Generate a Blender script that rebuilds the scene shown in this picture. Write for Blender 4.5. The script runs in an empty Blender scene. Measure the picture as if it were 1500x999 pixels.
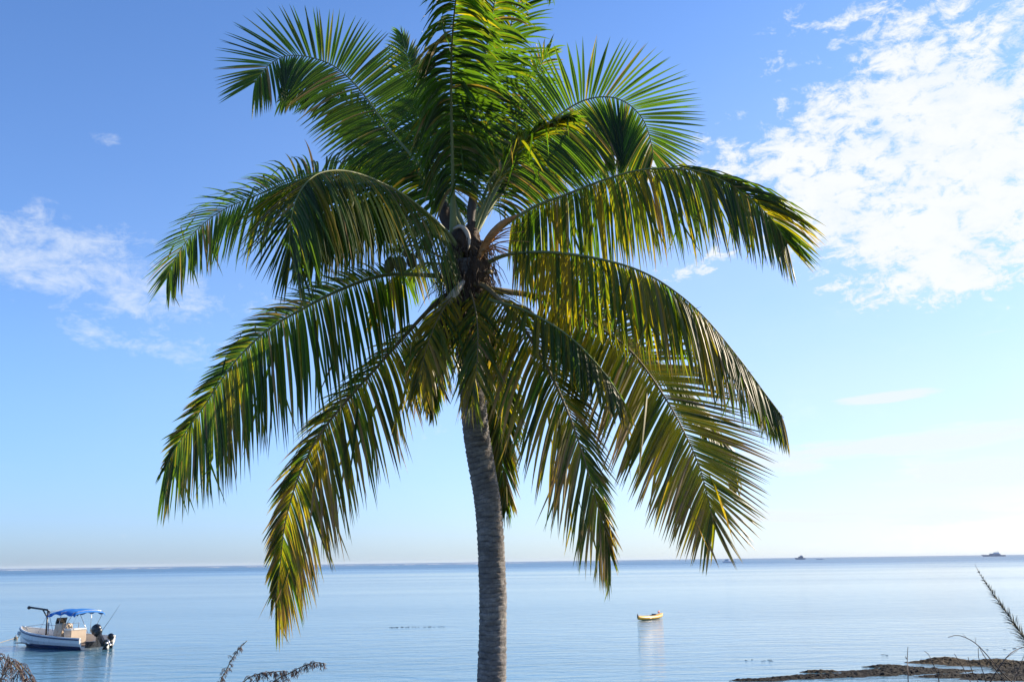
import bpy, bmesh, math, random
from mathutils import Vector, Matrix, noise as mn
R = math.radians
random.seed(7)
scene = bpy.context.scene
COL = scene.collection

# ------------------------------------------------------------------ camera
CAM_Z = 4.0; PITCH = 12.45; ROLL = -0.80; FPX = 1500*35/36
cam = bpy.data.cameras.new('camera'); cam.lens = 35; cam.sensor_width = 36
cam.clip_start = 0.1; cam.clip_end = 30000
co = bpy.data.objects.new('camera', cam); COL.objects.link(co)
CR = Matrix.Rotation(R(90+PITCH), 3, 'X') @ Matrix.Rotation(R(ROLL), 3, 'Z')
co.matrix_world = Matrix.Translation((0, 0, CAM_Z)) @ CR.to_4x4()
scene.camera = co
def ray(px, py):
    return (CR @ Vector(((px-750)/FPX, (499.5-py)/FPX, -1))).normalized()
def at(px, py, Y):                     # world point seen at photo pixel px,py at distance Y
    d = ray(px, py); return Vector((0, 0, CAM_Z)) + d*(Y/d.y)
def at_z(px, py, z=0.0):
    d = ray(px, py); return Vector((0, 0, CAM_Z)) + d*((z-CAM_Z)/d.z)

# ------------------------------------------------------------------ sun, sky, exposure
SUN_AZ = 28.0       # degrees ahead of straight right
SUN_EL = 24.0
sdir = Vector((math.cos(R(SUN_AZ))*math.cos(R(SUN_EL)), math.sin(R(SUN_AZ))*math.cos(R(SUN_EL)), math.sin(R(SUN_EL))))
sl = bpy.data.lights.new('sun', 'SUN'); sl.energy = 5.0; sl.angle = R(0.5); sl.color = (1.0, 0.86, 0.66)
so = bpy.data.objects.new('sun', sl); COL.objects.link(so)
so.rotation_euler = (-sdir).to_track_quat('-Z', 'Y').to_euler()
scene.view_settings.view_transform = 'Standard'; scene.view_settings.look = 'None'
scene.view_settings.gamma = 1; scene.view_settings.exposure = 0.98
scene.view_settings.use_curve_mapping = False
scene.render.resolution_x = 1024; scene.render.resolution_y = 681

world = bpy.data.worlds.new('World'); scene.world = world; world.use_nodes = True
nt = world.node_tree; nt.nodes.clear()
def N(t, **kw):
    n = nt.nodes.new(t)
    for k, v in kw.items(): setattr(n, k, v)
    return n
def setin(sock, v):
    if hasattr(v, 'is_output'): nt.links.new(v, sock)
    else: sock.default_value = v
def M(op, a, b=None, c=None, clamp=False):
    n = N('ShaderNodeMath', operation=op, use_clamp=clamp)
    setin(n.inputs[0], a)
    if b is not None: setin(n.inputs[1], b)
    if c is not None: setin(n.inputs[2], c)
    return n.outputs[0]
def smooth(v, lo, hi, tolo=0.0, tohi=1.0):
    n = N('ShaderNodeMapRange', interpolation_type='SMOOTHSTEP')
    setin(n.inputs['Value'], v); n.inputs['From Min'].default_value = lo; n.inputs['From Max'].default_value = hi
    n.inputs['To Min'].default_value = tolo; n.inputs['To Max'].default_value = tohi
    return n.outputs[0]
def comb(x, y, z=0.0):
    n = N('ShaderNodeCombineXYZ'); setin(n.inputs[0], x); setin(n.inputs[1], y); setin(n.inputs[2], z); return n.outputs[0]
def noisew(vec, scale, detail=6, rough=0.55, dist=0.0):
    n = N('ShaderNodeTexNoise'); nt.links.new(vec, n.inputs['Vector'])
    n.inputs['Scale'].default_value = scale; n.inputs['Detail'].default_value = detail
    n.inputs['Roughness'].default_value = rough; n.inputs['Distortion'].default_value = dist
    return n.outputs['Fac']
sky = N('ShaderNodeTexSky', sky_type='NISHITA')
sky.sun_disc = False; sky.sun_elevation = R(SUN_EL); sky.sun_rotation = R(90-SUN_AZ)
sky.air_density = 1.0; sky.dust_density = 0.5; sky.ozone_density = 3.0; sky.altitude = 0
tc = N('ShaderNodeTexCoord')
sep = N('ShaderNodeSeparateXYZ'); nt.links.new(tc.outputs['Generated'], sep.inputs[0])
X, Y_, Z = sep.outputs
U = M('ARCTAN2', X, Y_); V = M('ARCSINE', Z)
zz = M('ADD', M('MAXIMUM', Z, 0.0), 0.32)
P = comb(M('MULTIPLY', X, 1.7), M('MULTIPLY', Y_, 1.7), M('MULTIPLY', Z, 3.0))
def blob(px, py, a, b, rot=0.0):       # cloud bank centre (as a compass bearing and height) and half sizes
    d = ray(px, py); u0 = math.atan2(d.x, d.y); v0 = math.asin(d.z)
    du = M('SUBTRACT', U, u0); dv = M('SUBTRACT', V, v0)
    c, s = math.cos(R(rot)), math.sin(R(rot)); a /= FPX; b /= FPX
    p = M('ADD', M('MULTIPLY', du, c/a), M('MULTIPLY', dv, s/a))
    q = M('ADD', M('MULTIPLY', du, -s/b), M('MULTIPLY', dv, c/b))
    r2 = M('ADD', M('MULTIPLY', p, p), M('MULTIPLY', q, q))
    return M('EXPONENT', M('MULTIPLY', r2, -1.0))
def total(l):
    o = l[0]
    for x in l[1:]: o = M('ADD', o, x)
    return o
big = total([M('MULTIPLY', blob(*b[:5]), b[5]) for b in (
    (1400, 215, 200, 115, 12, 1.0), (1220, 225, 130, 80, 25, .7), (1075, 232, 100, 36, 5, .62),
    (1390, 390, 130, 60, 8, .6), (1270, 320, 90, 50, 0, .4), (1225, 45, 100, 45, 10, .42), (1330, 90, 130, 60, 30, .45), (1490, 15, 30, 22, 0, .5),
    (940, 250, 70, 28, 0, .45), (1010, 390, 70, 16, 5, .42), (1500, 330, 90, 100, 0, .45), (880, 245, 60, 30, 0, .3))])
n1 = noisew(P, 19.0, 10, 0.68, 0.35); n2 = noisew(P, 5.0, 3, 0.5, 0.2)
n3 = noisew(P, 60.0, 5, 0.6, 0.0)
nn = M('ADD', M('ADD', M('MULTIPLY', n1, 0.62), M('MULTIPLY', n2, 0.26)), M('MULTIPLY', n3, 0.12))
dens = M('ADD', M('MULTIPLY', M('MINIMUM', big, 1.0), 0.47), M('ADD', M('MULTIPLY', M('SUBTRACT', nn, 0.5), 2.3), 0.40))
cl = M('MULTIPLY', M('MULTIPLY', smooth(dens, 0.50, 0.84), 0.96), smooth(big, 0.02, 0.15))
wis = total([M('MULTIPLY', blob(*b[:5]), b[5]) for b in (
    (200, 420, 290, 60, -12, .95), (60, 370, 120, 50, 0, .5), (215, 512, 120, 16, -8, .9), (640, 630, 80, 20, 0, .7), (155, 206, 26, 12, 0, .6), (190, 790, 30, 15, 0, .5))])
wn = M('ADD', M('MULTIPLY', noisew(P, 17.0, 8, 0.62, 0.4), 0.6), M('MULTIPLY', noisew(P, 5.0, 3, 0.5, 0.2), 0.4))
wcl = M('MULTIPLY', smooth(M('ADD', M('MULTIPLY', M('MINIMUM', wis, 1.0), 0.40), M('ADD', M('MULTIPLY', M('SUBTRACT', nn, 0.5), 2.0), 0.34)), 0.40, 1.0), 0.6)
wcl = M('MULTIPLY', wcl, smooth(wis, 0.03, 0.4))
S = comb(M('MULTIPLY', U, 5.0), M('MULTIPLY', V, 42.0), 2.0)
low = total([M('MULTIPLY', blob(*b[:5]), b[5]) for b in (
    (1330, 645, 260, 16, 4, .9), (1420, 690, 160, 20, 0, .8), (1300, 580, 90, 9, 4, .8), (1460, 485, 70, 9, 4, .5), (1180, 690, 60, 12, 0, .5), (1300, 750, 300, 26, 3, .55), (60, 680, 90, 9, 0, .3))])
lcl = M('MULTIPLY', smooth(M('ADD', M('MULTIPLY', low, 0.5), noisew(S, 1.6, 5, 0.55, 0.3)), 0.48, 0.85), M('MULTIPLY', smooth(low, 0.03, 0.35), 0.9))
call = M('MAXIMUM', M('MAXIMUM', cl, wcl), lcl)
call = M('MULTIPLY', call, smooth(Z, 0.0, 0.02))
# thin veil that pales the low sky, most on the sun's side
veil = M('MULTIPLY', smooth(V, 0.62, 0.0, 0.0, 1.0), smooth(U, -0.6, 0.55, 0.06, 0.50))
call = M('MAXIMUM', call, M('MULTIPLY', veil, smooth(noisew(P, 2.5, 4, 0.5, 0.2), 0.2, 0.7, 0.8, 1.15)))
bgs = N('ShaderNodeBackground'); bgs.inputs['Strength'].default_value = 0.081
hs = N('ShaderNodeHueSaturation'); hs.inputs['Saturation'].default_value = 1.0
nt.links.new(sky.outputs[0], hs.inputs['Color']); wb = N('ShaderNodeMixRGB', blend_type='MULTIPLY'); wb.inputs[0].default_value = 1; wb.inputs[2].default_value = (0.85, 1.11, 1.50, 1)
nt.links.new(hs.outputs[0], wb.inputs[1]); wb2 = N('ShaderNodeMixRGB', blend_type='MULTIPLY'); wb2.inputs[2].default_value = (0.74, 0.80, 1.04, 1)
nt.links.new(M('MULTIPLY', smooth(V, 0.22, 0.0), smooth(U, 0.45, -0.4)), wb2.inputs[0])
nt.links.new(wb.outputs[0], wb2.inputs[1]); wb3 = N('ShaderNodeMixRGB', blend_type='MULTIPLY'); wb3.inputs[2].default_value = (0.96, 0.91, 0.95, 1)
nt.links.new(M('MULTIPLY', smooth(V, 0.5, 0.1), smooth(U, -0.1, 0.4)), wb3.inputs[0])
nt.links.new(wb2.outputs[0], wb3.inputs[1]); nt.links.new(wb3.outputs[0], bgs.inputs['Color'])
bgc = N('ShaderNodeBackground'); bgc.inputs['Strength'].default_value = 1.0
ccr = N('ShaderNodeMixRGB'); ccr.inputs[1].default_value = (0.455, 0.485, 0.52, 1); ccr.inputs[2].default_value = (0.505, 0.515, 0.53, 1)
nt.links.new(smooth(M('ADD', M('MULTIPLY', dens, 0.4), M('MULTIPLY', noisew(P, 9.0, 5, 0.6, 0.2), 0.6)), 0.5, 0.72), ccr.inputs[0])
nt.links.new(ccr.outputs[0], bgc.inputs['Color'])
mx = N('ShaderNodeMixShader'); nt.links.new(call, mx.inputs[0])
nt.links.new(bgs.outputs[0], mx.inputs[1]); nt.links.new(bgc.outputs[0], mx.inputs[2])
wo = N('ShaderNodeOutputWorld'); nt.links.new(mx.outputs[0], wo.inputs['Surface'])

# ------------------------------------------------------------------ helpers
def tag(o, label=None, cat=None, group=None, kind=None):
    if label: o['label'] = label
    if cat: o['category'] = cat
    if group: o['group'] = group
    if kind: o['kind'] = kind
    return o
def empty(name, loc=(0, 0, 0), rz=0.0):
    o = bpy.data.objects.new(name, None); o.location = loc; o.rotation_euler = (0, 0, rz)
    o.empty_display_size = 0.2; COL.objects.link(o); return o
class MB:
    def __init__(s): s.v = []; s.f = []; s.c = []
    def add(s, vs, fs, cs=None):
        o = len(s.v); s.v += [tuple(v) for v in vs]; s.f += [tuple(i+o for i in f) for f in fs]
        s.c += (cs if cs else [(0.5, 0.5, 0.5, 1)]*len(vs))
    def box(s, c, d, M3=None, taper=1.0):
        vs = []
        for z in (-1, 1):
            k = taper if z > 0 else 1
            for x, y in ((-1, -1), (1, -1), (1, 1), (-1, 1)):
                p = Vector((x*d[0]/2*k, y*d[1]/2*k, z*d[2]/2))
                if M3: p = M3 @ p
                vs.append(p+Vector(c))
        s.add(vs, [(3, 2, 1, 0), (4, 5, 6, 7), (0, 1, 5, 4), (1, 2, 6, 5), (2, 3, 7, 6), (3, 0, 4, 7)])
    def tube(s, pts, rad, n=8, cols=None, flat=1.0, ref=Vector((0, 0, 1))):
        pts = [Vector(p) for p in pts]
        if not hasattr(rad, '__len__'): rad = [rad]*len(pts)
        vs, fs, cs = [], [], []
        U0 = None
        for i, p in enumerate(pts):
            t = (pts[min(i+1, len(pts)-1)]-pts[max(i-1, 0)]).normalized()
            if U0 is None:
                a = ref if abs(t.dot(ref)) < 0.95 else Vector((1, 0, 0))
                U0 = t.cross(a).normalized()
            U0 = (U0-t*U0.dot(t)).normalized(); W = t.cross(U0)
            for k in range(n):
                an = 2*math.pi*k/n
                vs.append(p+(U0*math.cos(an)+W*math.sin(an)*flat)*rad[i])
                cs.append(cols[i] if cols else (0.5, 0.5, 0.5, 1))
        for i in range(len(pts)-1):
            for k in range(n):
                k2 = (k+1) % n; fs.append((i*n+k, i*n+k2, (i+1)*n+k2, (i+1)*n+k))
        fs.append(tuple(range(n-1, -1, -1))); e = (len(pts)-1)*n; fs.append(tuple(range(e, e+n)))
        s.add(vs, fs, cs)
    def ell(s, c, r, n=14, m=9, M3=None, jit=0.0):
        vs, fs = [], []
        for j in range(m+1):
            th = math.pi*j/m
            for k in range(n):
                a = 2*math.pi*k/n
                p = Vector((r[0]*math.sin(th)*math.cos(a), r[1]*math.sin(th)*math.sin(a), r[2]*math.cos(th)))
                if jit: p *= 1+jit*mn.noise(p*3/max(r)+Vector(c))
                if M3: p = M3 @ p
                vs.append(p+Vector(c))
        for j in range(m):
            for k in range(n):
                k2 = (k+1) % n; fs.append((j*n+k, (j+1)*n+k, (j+1)*n+k2, j*n+k2))
        s.add(vs, fs)
    def build(s, name, mat, parent=None, smoothf=True, bevel=0.0):
        me = bpy.data.meshes.new(name); me.from_pydata(s.v, [], s.f); me.update()
        at_ = me.color_attributes.new('tone', 'FLOAT_COLOR', 'POINT')
        at_.data.foreach_set('color', [x for c in s.c for x in c])
        if bevel:
            bm = bmesh.new(); bm.from_mesh(me)
            bmesh.ops.bevel(bm, geom=bm.edges[:], offset=bevel, segments=2, affect='EDGES'); bm.to_mesh(me); bm.free()
        if smoothf: me.polygons.foreach_set('use_smooth', [True]*len(me.polygons))
        me.materials.append(mat)
        o = bpy.data.objects.new(name, me); COL.objects.link(o)
        if parent: o.parent = parent
        return o
def catmull(pts, n):
    pts = [Vector(p) for p in pts]
    e = [2*pts[0]-pts[1]]+pts+[2*pts[-1]-pts[-2]]
    out = []
    for i in range(1, len(e)-2):
        p0, p1, p2, p3 = e[i-1:i+3]
        for k in range(16):
            t = k/16
            out.append(0.5*((2*p1)+(p2-p0)*t+(2*p0-5*p1+4*p2-p3)*t*t+(3*p1-p0-3*p2+p3)*t**3))
    out.append(pts[-1])
    L = [0]
    for a, b in zip(out, out[1:]): L.append(L[-1]+(b-a).length)
    res = []; j = 0
    for i in range(n):
        s = L[-1]*i/(n-1)
        while j < len(L)-2 and L[j+1] < s: j += 1
        f = (s-L[j])/max(L[j+1]-L[j], 1e-9); res.append(out[j].lerp(out[j+1], min(max(f, 0), 1)))
    return res

# ------------------------------------------------------------------ materials
def newmat(name):
    global nt
    m = bpy.data.materials.new(name); m.use_nodes = True; nt = m.node_tree; nt.nodes.clear()
    o = N('ShaderNodeOutputMaterial'); return m, o
def ramp(fac, stops):
    r = N('ShaderNodeValToRGB'); nt.links.new(fac, r.inputs[0])
    els = r.color_ramp.elements
    while len(els) < len(stops): els.new(0.5)
    for e, (p, c) in zip(els, stops): e.position = p; e.color = (*c, 1)
    return r.outputs[0]
def mixc(f, a, b, mode='MIX'):
    n = N('ShaderNodeMixRGB', blend_type=mode); setin(n.inputs[0], f)
    for i, c in ((1, a), (2, b)):
        if hasattr(c, 'is_output'): nt.links.new(c, n.inputs[i])
        else: n.inputs[i].default_value = (*c, 1)
    return n.outputs[0]
def pos(scale=(1, 1, 1), obj=False):
    t = N('ShaderNodeTexCoord') if obj else N('ShaderNodeNewGeometry')
    m = N('ShaderNodeMapping'); m.inputs['Scale'].default_value = scale
    nt.links.new(t.outputs['Object' if obj else 'Position'], m.inputs[0]); return m.outputs[0]
def bump(h, strength, dist):
    b = N('ShaderNodeBump'); nt.links.new(h, b.inputs['Height'])
    b.inputs['Strength'].default_value = strength; b.inputs['Distance'].default_value = dist; return b.outputs[0]
def paint(name, col, rough=0.4, var=0.12, scale=6.0, metallic=0.0, dirt=None, bmp=0.0):
    m, o = newmat(name)
    p = N('ShaderNodeBsdfPrincipled'); v = pos((scale,)*3, True)
    n = noisew(v, 1.0, 6, 0.6)
    lo = tuple(c*(1-var) for c in col); hi = tuple(min(c*(1+var), 1) for c in col)
    c = ramp(n, [(0.3, lo), (0.7, hi)])
    if dirt: c = mixc(smooth(noisew(v, 2.3, 7, 0.7), 0.55, 0.75, 0, 0.6), c, dirt)
    nt.links.new(c, p.inputs['Base Color']); p.inputs['Metallic'].default_value = metallic
    nt.links.new(smooth(n, 0.2, 0.8, rough*0.8, min(rough*1.2, 1)), p.inputs['Roughness'])
    if bmp: nt.links.new(bump(n, bmp, 0.02), p.inputs['Normal'])
    nt.links.new(p.outputs[0], o.inputs[0]); return m
def leafmat(name, green, yellow, brown, trans=0.42):
    m, o = newmat(name)
    a = N('ShaderNodeAttribute', attribute_name='tone'); s = N('ShaderNodeSeparateColor'); nt.links.new(a.outputs['Color'], s.inputs[0])
    age, tip, rnd = s.outputs
    v = pos((9, 9, 9)); n = noisew(v, 1.0, 5, 0.6)
    g = mixc(rnd, tuple(c*0.6 for c in green), tuple(c*1.7 for c in green))
    ya = smooth(M('ADD', age, M('MULTIPLY', M('SUBTRACT', n, 0.5), 0.5)), 0.15, 0.95)
    c = mixc(ya, g, yellow)
    dry = smooth(M('ADD', M('ADD', M('MULTIPLY', tip, 0.75), M('MULTIPLY', age, 0.45)), M('MULTIPLY', M('SUBTRACT', n, 0.5), 0.7)), 0.85, 1.15)
    dry = M('MAXIMUM', dry, smooth(rnd, 0.93, 0.96, 0, 0.85))
    spot = M('MULTIPLY', smooth(noisew(pos((34, 34, 34)), 1, 4, 0.7), 0.6, 0.72), smooth(age, 0.0, 0.5, 0.15, 0.8))
    dry = M('MAXIMUM', dry, spot)
    c = mixc(dry, c, brown)
    p = N('ShaderNodeBsdfPrincipled'); nt.links.new(c, p.inputs['Base Color'])
    p.inputs['Roughness'].default_value = 0.42; p.inputs['Specular IOR Level'].default_value = 0.32
    t = N('ShaderNodeBsdfTranslucent')
    tcx = mixc(1.0, c, (3.5, 3.8, 0.9), 'MULTIPLY'); nt.links.new(tcx, t.inputs['Color'])
    ms = N('ShaderNodeMixShader'); setin(ms.inputs[0], smooth(dry, 0, 1, trans, trans*0.45))
    nt.links.new(p.outputs[0], ms.inputs[1]); nt.links.new(t.outputs[0], ms.inputs[2])
    nt.links.new(ms.outputs[0], o.inputs[0]); return m
MAT = {}
MAT['leaf'] = leafmat('palm_leaf', (0.028, 0.054, 0.007), (0.20, 0.145, 0.010), (0.21, 0.125, 0.058), 0.5)
MAT['rachis'] = paint('palm_rachis', (0.15, 0.17, 0.055), 0.6, 0.2, 8)
MAT['rachis_old'] = paint('palm_rachis_old', (0.15, 0.11, 0.045), 0.65, 0.3, 8)
# trunk
m, o = newmat('palm_bark'); p = N('ShaderNodeBsdfPrincipled')
a = N('ShaderNodeAttribute', attribute_name='tone'); s = N('ShaderNodeSeparateColor'); nt.links.new(a.outputs['Color'], s.inputs[0])
n = noisew(pos((7, 7, 16)), 1, 8, 0.65); nf = noisew(pos((60, 60, 14)), 1, 6, 0.7)
c = ramp(n, [(0.28, (0.09, 0.084, 0.086)), (0.5, (0.185, 0.172, 0.172)), (0.72, (0.35, 0.33, 0.325))])
c = mixc(M('MULTIPLY', s.outputs[0], 0.8), c, (0.03, 0.025, 0.02))
c = mixc(smooth(noisew(pos((3.2, 3.2, 2.2)), 1, 7, 0.7), 0.56, 0.66, 0, 0.55), c, (0.30, 0.29, 0.26))
c = mixc(smooth(noisew(pos((5, 5, 2.4)), 1, 6, 0.7), 0.60, 0.70, 0, 0.75), c, (0.025, 0.02, 0.018))
c = mixc(smooth(nf, 0.45, 0.75, 0, 0.5), c, (0.07, 0.06, 0.05))
nt.links.new(c, p.inputs['Base Color']); p.inputs['Roughness'].default_value = 0.9
nt.links.new(bump(M('ADD', n, nf), 0.8, 0.02), p.inputs['Normal']); nt.links.new(p.outputs[0], o.inputs[0]); MAT['bark'] = m
MAT['fibre'] = paint('palm_fibre', (0.055, 0.032, 0.018), 0.9, 0.5, 30, bmp=0.8)
MAT['spathe'] = paint('dry_spathe', (0.42, 0.36, 0.30), 0.7, 0.3, 14)
MAT['spathe_dark'] = paint('dark_spathe', (0.05, 0.035, 0.025), 0.7, 0.4, 14)
MAT['spathe_orange'] = paint('orange_spathe', (0.42, 0.20, 0.07), 0.7, 0.3, 14)
MAT['nut'] = paint('coconut_husk', (0.06, 0.065, 0.02), 0.45, 0.5, 9)
MAT['white'] = paint('white_gelcoat', (0.68, 0.67, 0.64), 0.3, 0.06, 3, dirt=(0.45, 0.40, 0.33))
MAT['navy'] = paint('navy_paint', (0.012, 0.03, 0.10), 0.35, 0.3, 4)
MAT['black'] = paint('black_plastic', (0.012, 0.013, 0.017), 0.3, 0.3, 8)
MAT['blue'] = paint('blue_canvas', (0.005, 0.14, 0.46), 0.75, 0.15, 6)
MAT['metal'] = paint('steel_tube', (0.35, 0.35, 0.36), 0.3, 0.1, 10, metallic=0.8)
MAT['inner'] = paint('boat_deck', (0.13, 0.10, 0.085), 0.7, 0.4, 4)
MAT['cream'] = paint('cream_gelcoat', (0.46, 0.37, 0.28), 0.4, 0.08, 5)
MAT['yellow'] = paint('kayak_yellow', (0.66, 0.34, 0.03), 0.35, 0.12, 3)
MAT['red'] = paint('kayak_red', (0.55, 0.12, 0.06), 0.5, 0.12, 3)
MAT['bright'] = paint('bright_white', (0.8, 0.8, 0.8), 0.35, 0.04, .5)
MAT['glass'] = paint('dark_window', (0.01, 0.015, 0.02), 0.08, 0.2, 2)
MAT['yacht'] = paint('yacht_hull', (0.04, 0.13, 0.27), 0.35, 0.1, .2)
MAT['yachtw'] = paint('yacht_superstructure', (0.50, 0.54, 0.60), 0.35, 0.1, .2)
MAT['rope'] = paint('rope', (0.25, 0.22, 0.17), 0.8, 0.2, 20)
MAT['reed'] = paint('dry_reed', (0.10, 0.065, 0.055), 0.8, 0.4, 20)
MAT['reedstem'] = paint('reed_stem', (0.22, 0.18, 0.12), 0.7, 0.3, 20)
MAT['twig'] = paint('bare_twig', (0.07, 0.05, 0.045), 0.8, 0.4, 25)
MAT['needle'] = paint('casuarina_needle', (0.05, 0.065, 0.045), 0.6, 0.4, 12)
# water
m, o = newmat('sea_water'); p = N('ShaderNodeBsdfPrincipled')
g = N('ShaderNodeNewGeometry'); sp = N('ShaderNodeSeparateXYZ'); nt.links.new(g.outputs['Position'], sp.inputs[0])
dist = sp.outputs[1]
big_ = noisew(pos((0.004, 0.016, 1)), 1, 5, 0.55, 0.4)
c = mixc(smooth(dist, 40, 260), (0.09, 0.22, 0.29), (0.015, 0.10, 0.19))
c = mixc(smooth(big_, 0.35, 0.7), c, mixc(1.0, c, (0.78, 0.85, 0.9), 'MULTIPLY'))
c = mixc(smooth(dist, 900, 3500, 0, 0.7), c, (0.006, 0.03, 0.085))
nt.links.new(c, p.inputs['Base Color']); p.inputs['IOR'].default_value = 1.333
nt.links.new(M('ADD', smooth(big_, 0.35, 0.65, 0.03, 0.09), smooth(dist, 130, 900, 0.0, 0.25)), p.inputs['Roughness'])
w1 = noisew(pos((0.9, 3.2, 1)), 1, 5, 0.6, 0.5); w2 = noisew(pos((0.32, 0.85, 1)), 1, 5, 0.55, 0.6); w3 = noisew(pos((5, 9, 1)), 1, 3, 0.5, 0.3)
h = M('ADD', M('ADD', M('MULTIPLY', w1, 0.45), M('MULTIPLY', w2, 2.3)), M('MULTIPLY', w3, 0.07))
b = N('ShaderNodeBump'); nt.links.new(h, b.inputs['Height']); b.inputs['Distance'].default_value = 0.10
nt.links.new(M('MULTIPLY', smooth(big_, 0.3, 0.7, 0.2, 0.5), smooth(dist, 38, 110, 1.2, 0.85)), b.inputs['Strength'])
nt.links.new(b.outputs[0], p.inputs['Normal']); nt.links.new(p.outputs[0], o.inputs[0]); MAT['water'] = m
# sand
m, o = newmat('beach_sand'); p = N('ShaderNodeBsdfPrincipled')
n = noisew(pos((0.5,)*3), 1, 8, 0.6); nf = noisew(pos((8,)*3), 1, 6, 0.7)
g = N('ShaderNodeNewGeometry'); sp = N('ShaderNodeSeparateXYZ'); nt.links.new(g.outputs['Position'], sp.inputs[0])
c = mixc(smooth(n, 0.35, 0.65), (0.40, 0.35, 0.27), (0.50, 0.45, 0.36))
c = mixc(smooth(M('ADD', sp.outputs[1], M('MULTIPLY', n, 8.0)), 28, 22), c, mixc(nf, (0.035, 0.05, 0.015), (0.09, 0.10, 0.04)))
c = mixc(smooth(sp.outputs[2], 0.35, 0.05), c, (0.16, 0.155, 0.15))
c = mixc(smooth(nf, 0.62, 0.75, 0, 0.7), c, (0.09, 0.07, 0.05))
nt.links.new(c, p.inputs['Base Color']); p.inputs['Roughness'].default_value = 0.75
nt.links.new(bump(nf, 0.6, 0.05), p.inputs['Normal']); nt.links.new(p.outputs[0], o.inputs[0]); MAT['sand'] = m
# seaweed
m, o = newmat('seaweed_mat'); p = N('ShaderNodeBsdfPrincipled')
n = noisew(pos((1.2, 2.0, 1)), 1, 5, 0.6); nf = noisew(pos((9,)*3), 1, 6, 0.7)
a = N('ShaderNodeAttribute', attribute_name='tone'); s = N('ShaderNodeSeparateColor'); nt.links.new(a.outputs['Color'], s.inputs[0])
c = mixc(smooth(M('ADD', s.outputs[0], M('MULTIPLY', M('SUBTRACT', n, 0.5), 0.8)), 0.35, 0.65), (0.007, 0.006, 0.006), (0.052, 0.034, 0.015))
c = mixc(smooth(nf, 0.45, 0.7, 0, 0.6), c, (0.02, 0.017, 0.013))
nt.links.new(c, p.inputs['Base Color']); p.inputs['Roughness'].default_value = 0.85; p.inputs['Specular IOR Level'].default_value = 0.15
nt.links.new(bump(nf, 1.0, 0.05), p.inputs['Normal']); nt.links.new(p.outputs[0], o.inputs[0]); MAT['weed'] = m
MAT['foam'] = paint('surf_foam', (0.5, 0.52, 0.54), 0.8, 0.1, 0.05)

# ------------------------------------------------------------------ setting
# sea: one sheet to the horizon, its far edge curved like the real horizon
w = MB(); ys = [18, 30, 60, 120, 300, 900, 2500, 6500]
xs = [-7000, -2500, -900, -300, -100, 0, 100, 300, 900, 2500, 7000]
w.v = [(x, y, 0.0) for y in ys for x in xs]; w.c = [(0, 0, 0, 1)]*len(w.v)
nx = len(xs)
w.f = [(j*nx+i, j*nx+i+1, (j+1)*nx+i+1, (j+1)*nx+i) for j in range(len(ys)-1) for i in range(nx-1)]
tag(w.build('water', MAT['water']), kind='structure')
# beach and sea bed
def ground(x, y):
    if y < 6: b = 2.35
    elif y < 29: b = 2.35-(y-6)/23*2.2
    else: b = 0.15-(y-29)*0.075
    b += 0.10*mn.noise(Vector((x*0.25, y*0.25, 0)))+0.03*mn.noise(Vector((x*1.1, y*1.1, 3)))
    if y > 24:
        b -= 0.30*max(0, min(1, (17-x)/9))*min(1, (y-24)/4)   # the shore falls back to the left
        b += 0.10*max(0, min(1, (x-17)/3))*max(0, min(1, (34.5-y)/2))
    return b
gmb = MB()
gx = [-400, -150, -60]+[-40+i*0.75 for i in range(108)]+[60, 150, 400]; gy = [-400, -100, -30]+[-15+i*0.75 for i in range(90)]+[70, 120]
for y in gy:
    for x in gx: gmb.v.append((x, y, ground(x, y) if y < 60 else -3.0)); gmb.c.append((0, 0, 0, 1))
nx = len(gx)
gmb.f = [(j*nx+i, j*nx+i+1, (j+1)*nx+i+1, (j+1)*nx+i) for j in range(len(gy)-1) for i in range(nx-1)]
tag(gmb.build('beach', MAT['sand']), kind='structure')

# exposed seaweed covered reef at the lower right
def weed_patch(name, label, X0, X1, Y0, Y1, hf, step=0.08):
    mb = MB(); nx = int((X1-X0)/step); ny = int((Y1-Y0)/step); idx = {}
    H = {}
    for j in range(ny+1):
        for i in range(nx+1):
            x = X0+i*step; y = Y0+j*step; H[i, j] = hf(x, y)
    for j in range(ny):
        for i in range(nx):
            q = [(i, j), (i+1, j), (i+1, j+1), (i, j+1)]
            if max(H[k][0] for k in q) < -0.04: continue
            f = []
            for k in q:
                if k not in idx:
                    idx[k] = len(mb.v); mb.v.append((X0+k[0]*step, Y0+k[1]*step, H[k][0])); mb.c.append((H[k][1], 0, 0, 1))
                f.append(idx[k])
            mb.f.append(tuple(f))
    return tag(mb.build(name, MAT['weed'], None, False), label, 'seaweed', kind='stuff')
def g2(x, y, cx, cy, a, b): return math.exp(-((x-cx)/a)**2-((y-cy)/b)**2)
wp = []   # (centre, sizes, height, tan tone) from photo positions on the water
for px, py, a, b, h, tn in ((1376, 968, 1.1, .9, .42, .75), (1455, 972, 1.5, .7, .34, .75), (1500, 974, 1.2, .9, .32, .5), (1330, 983, 2.0, 0.8, .26, .15), (1270, 988, 1.8, .5, .2, .1),
                            (1215, 990, 1.4, .5, .22, .12), (1160, 993, 1.3, .4, .2, .1), (1110, 996, 1.0, .35, .17, .1), (1420, 990, 1.6, .5, .22, .1), (1480, 994, 1.5, .6, .2, .1), (1300, 976, .9, .35, .2, .3), (1200, 984, .7, .25, .2, .65), (1540, 985, 1.5, 2, .3, .4), (1600, 975, 2, 2, .3, .4)):
    c = at_z(px, py); wp.append((c.x, c.y, a, b, h, tn))
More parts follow.
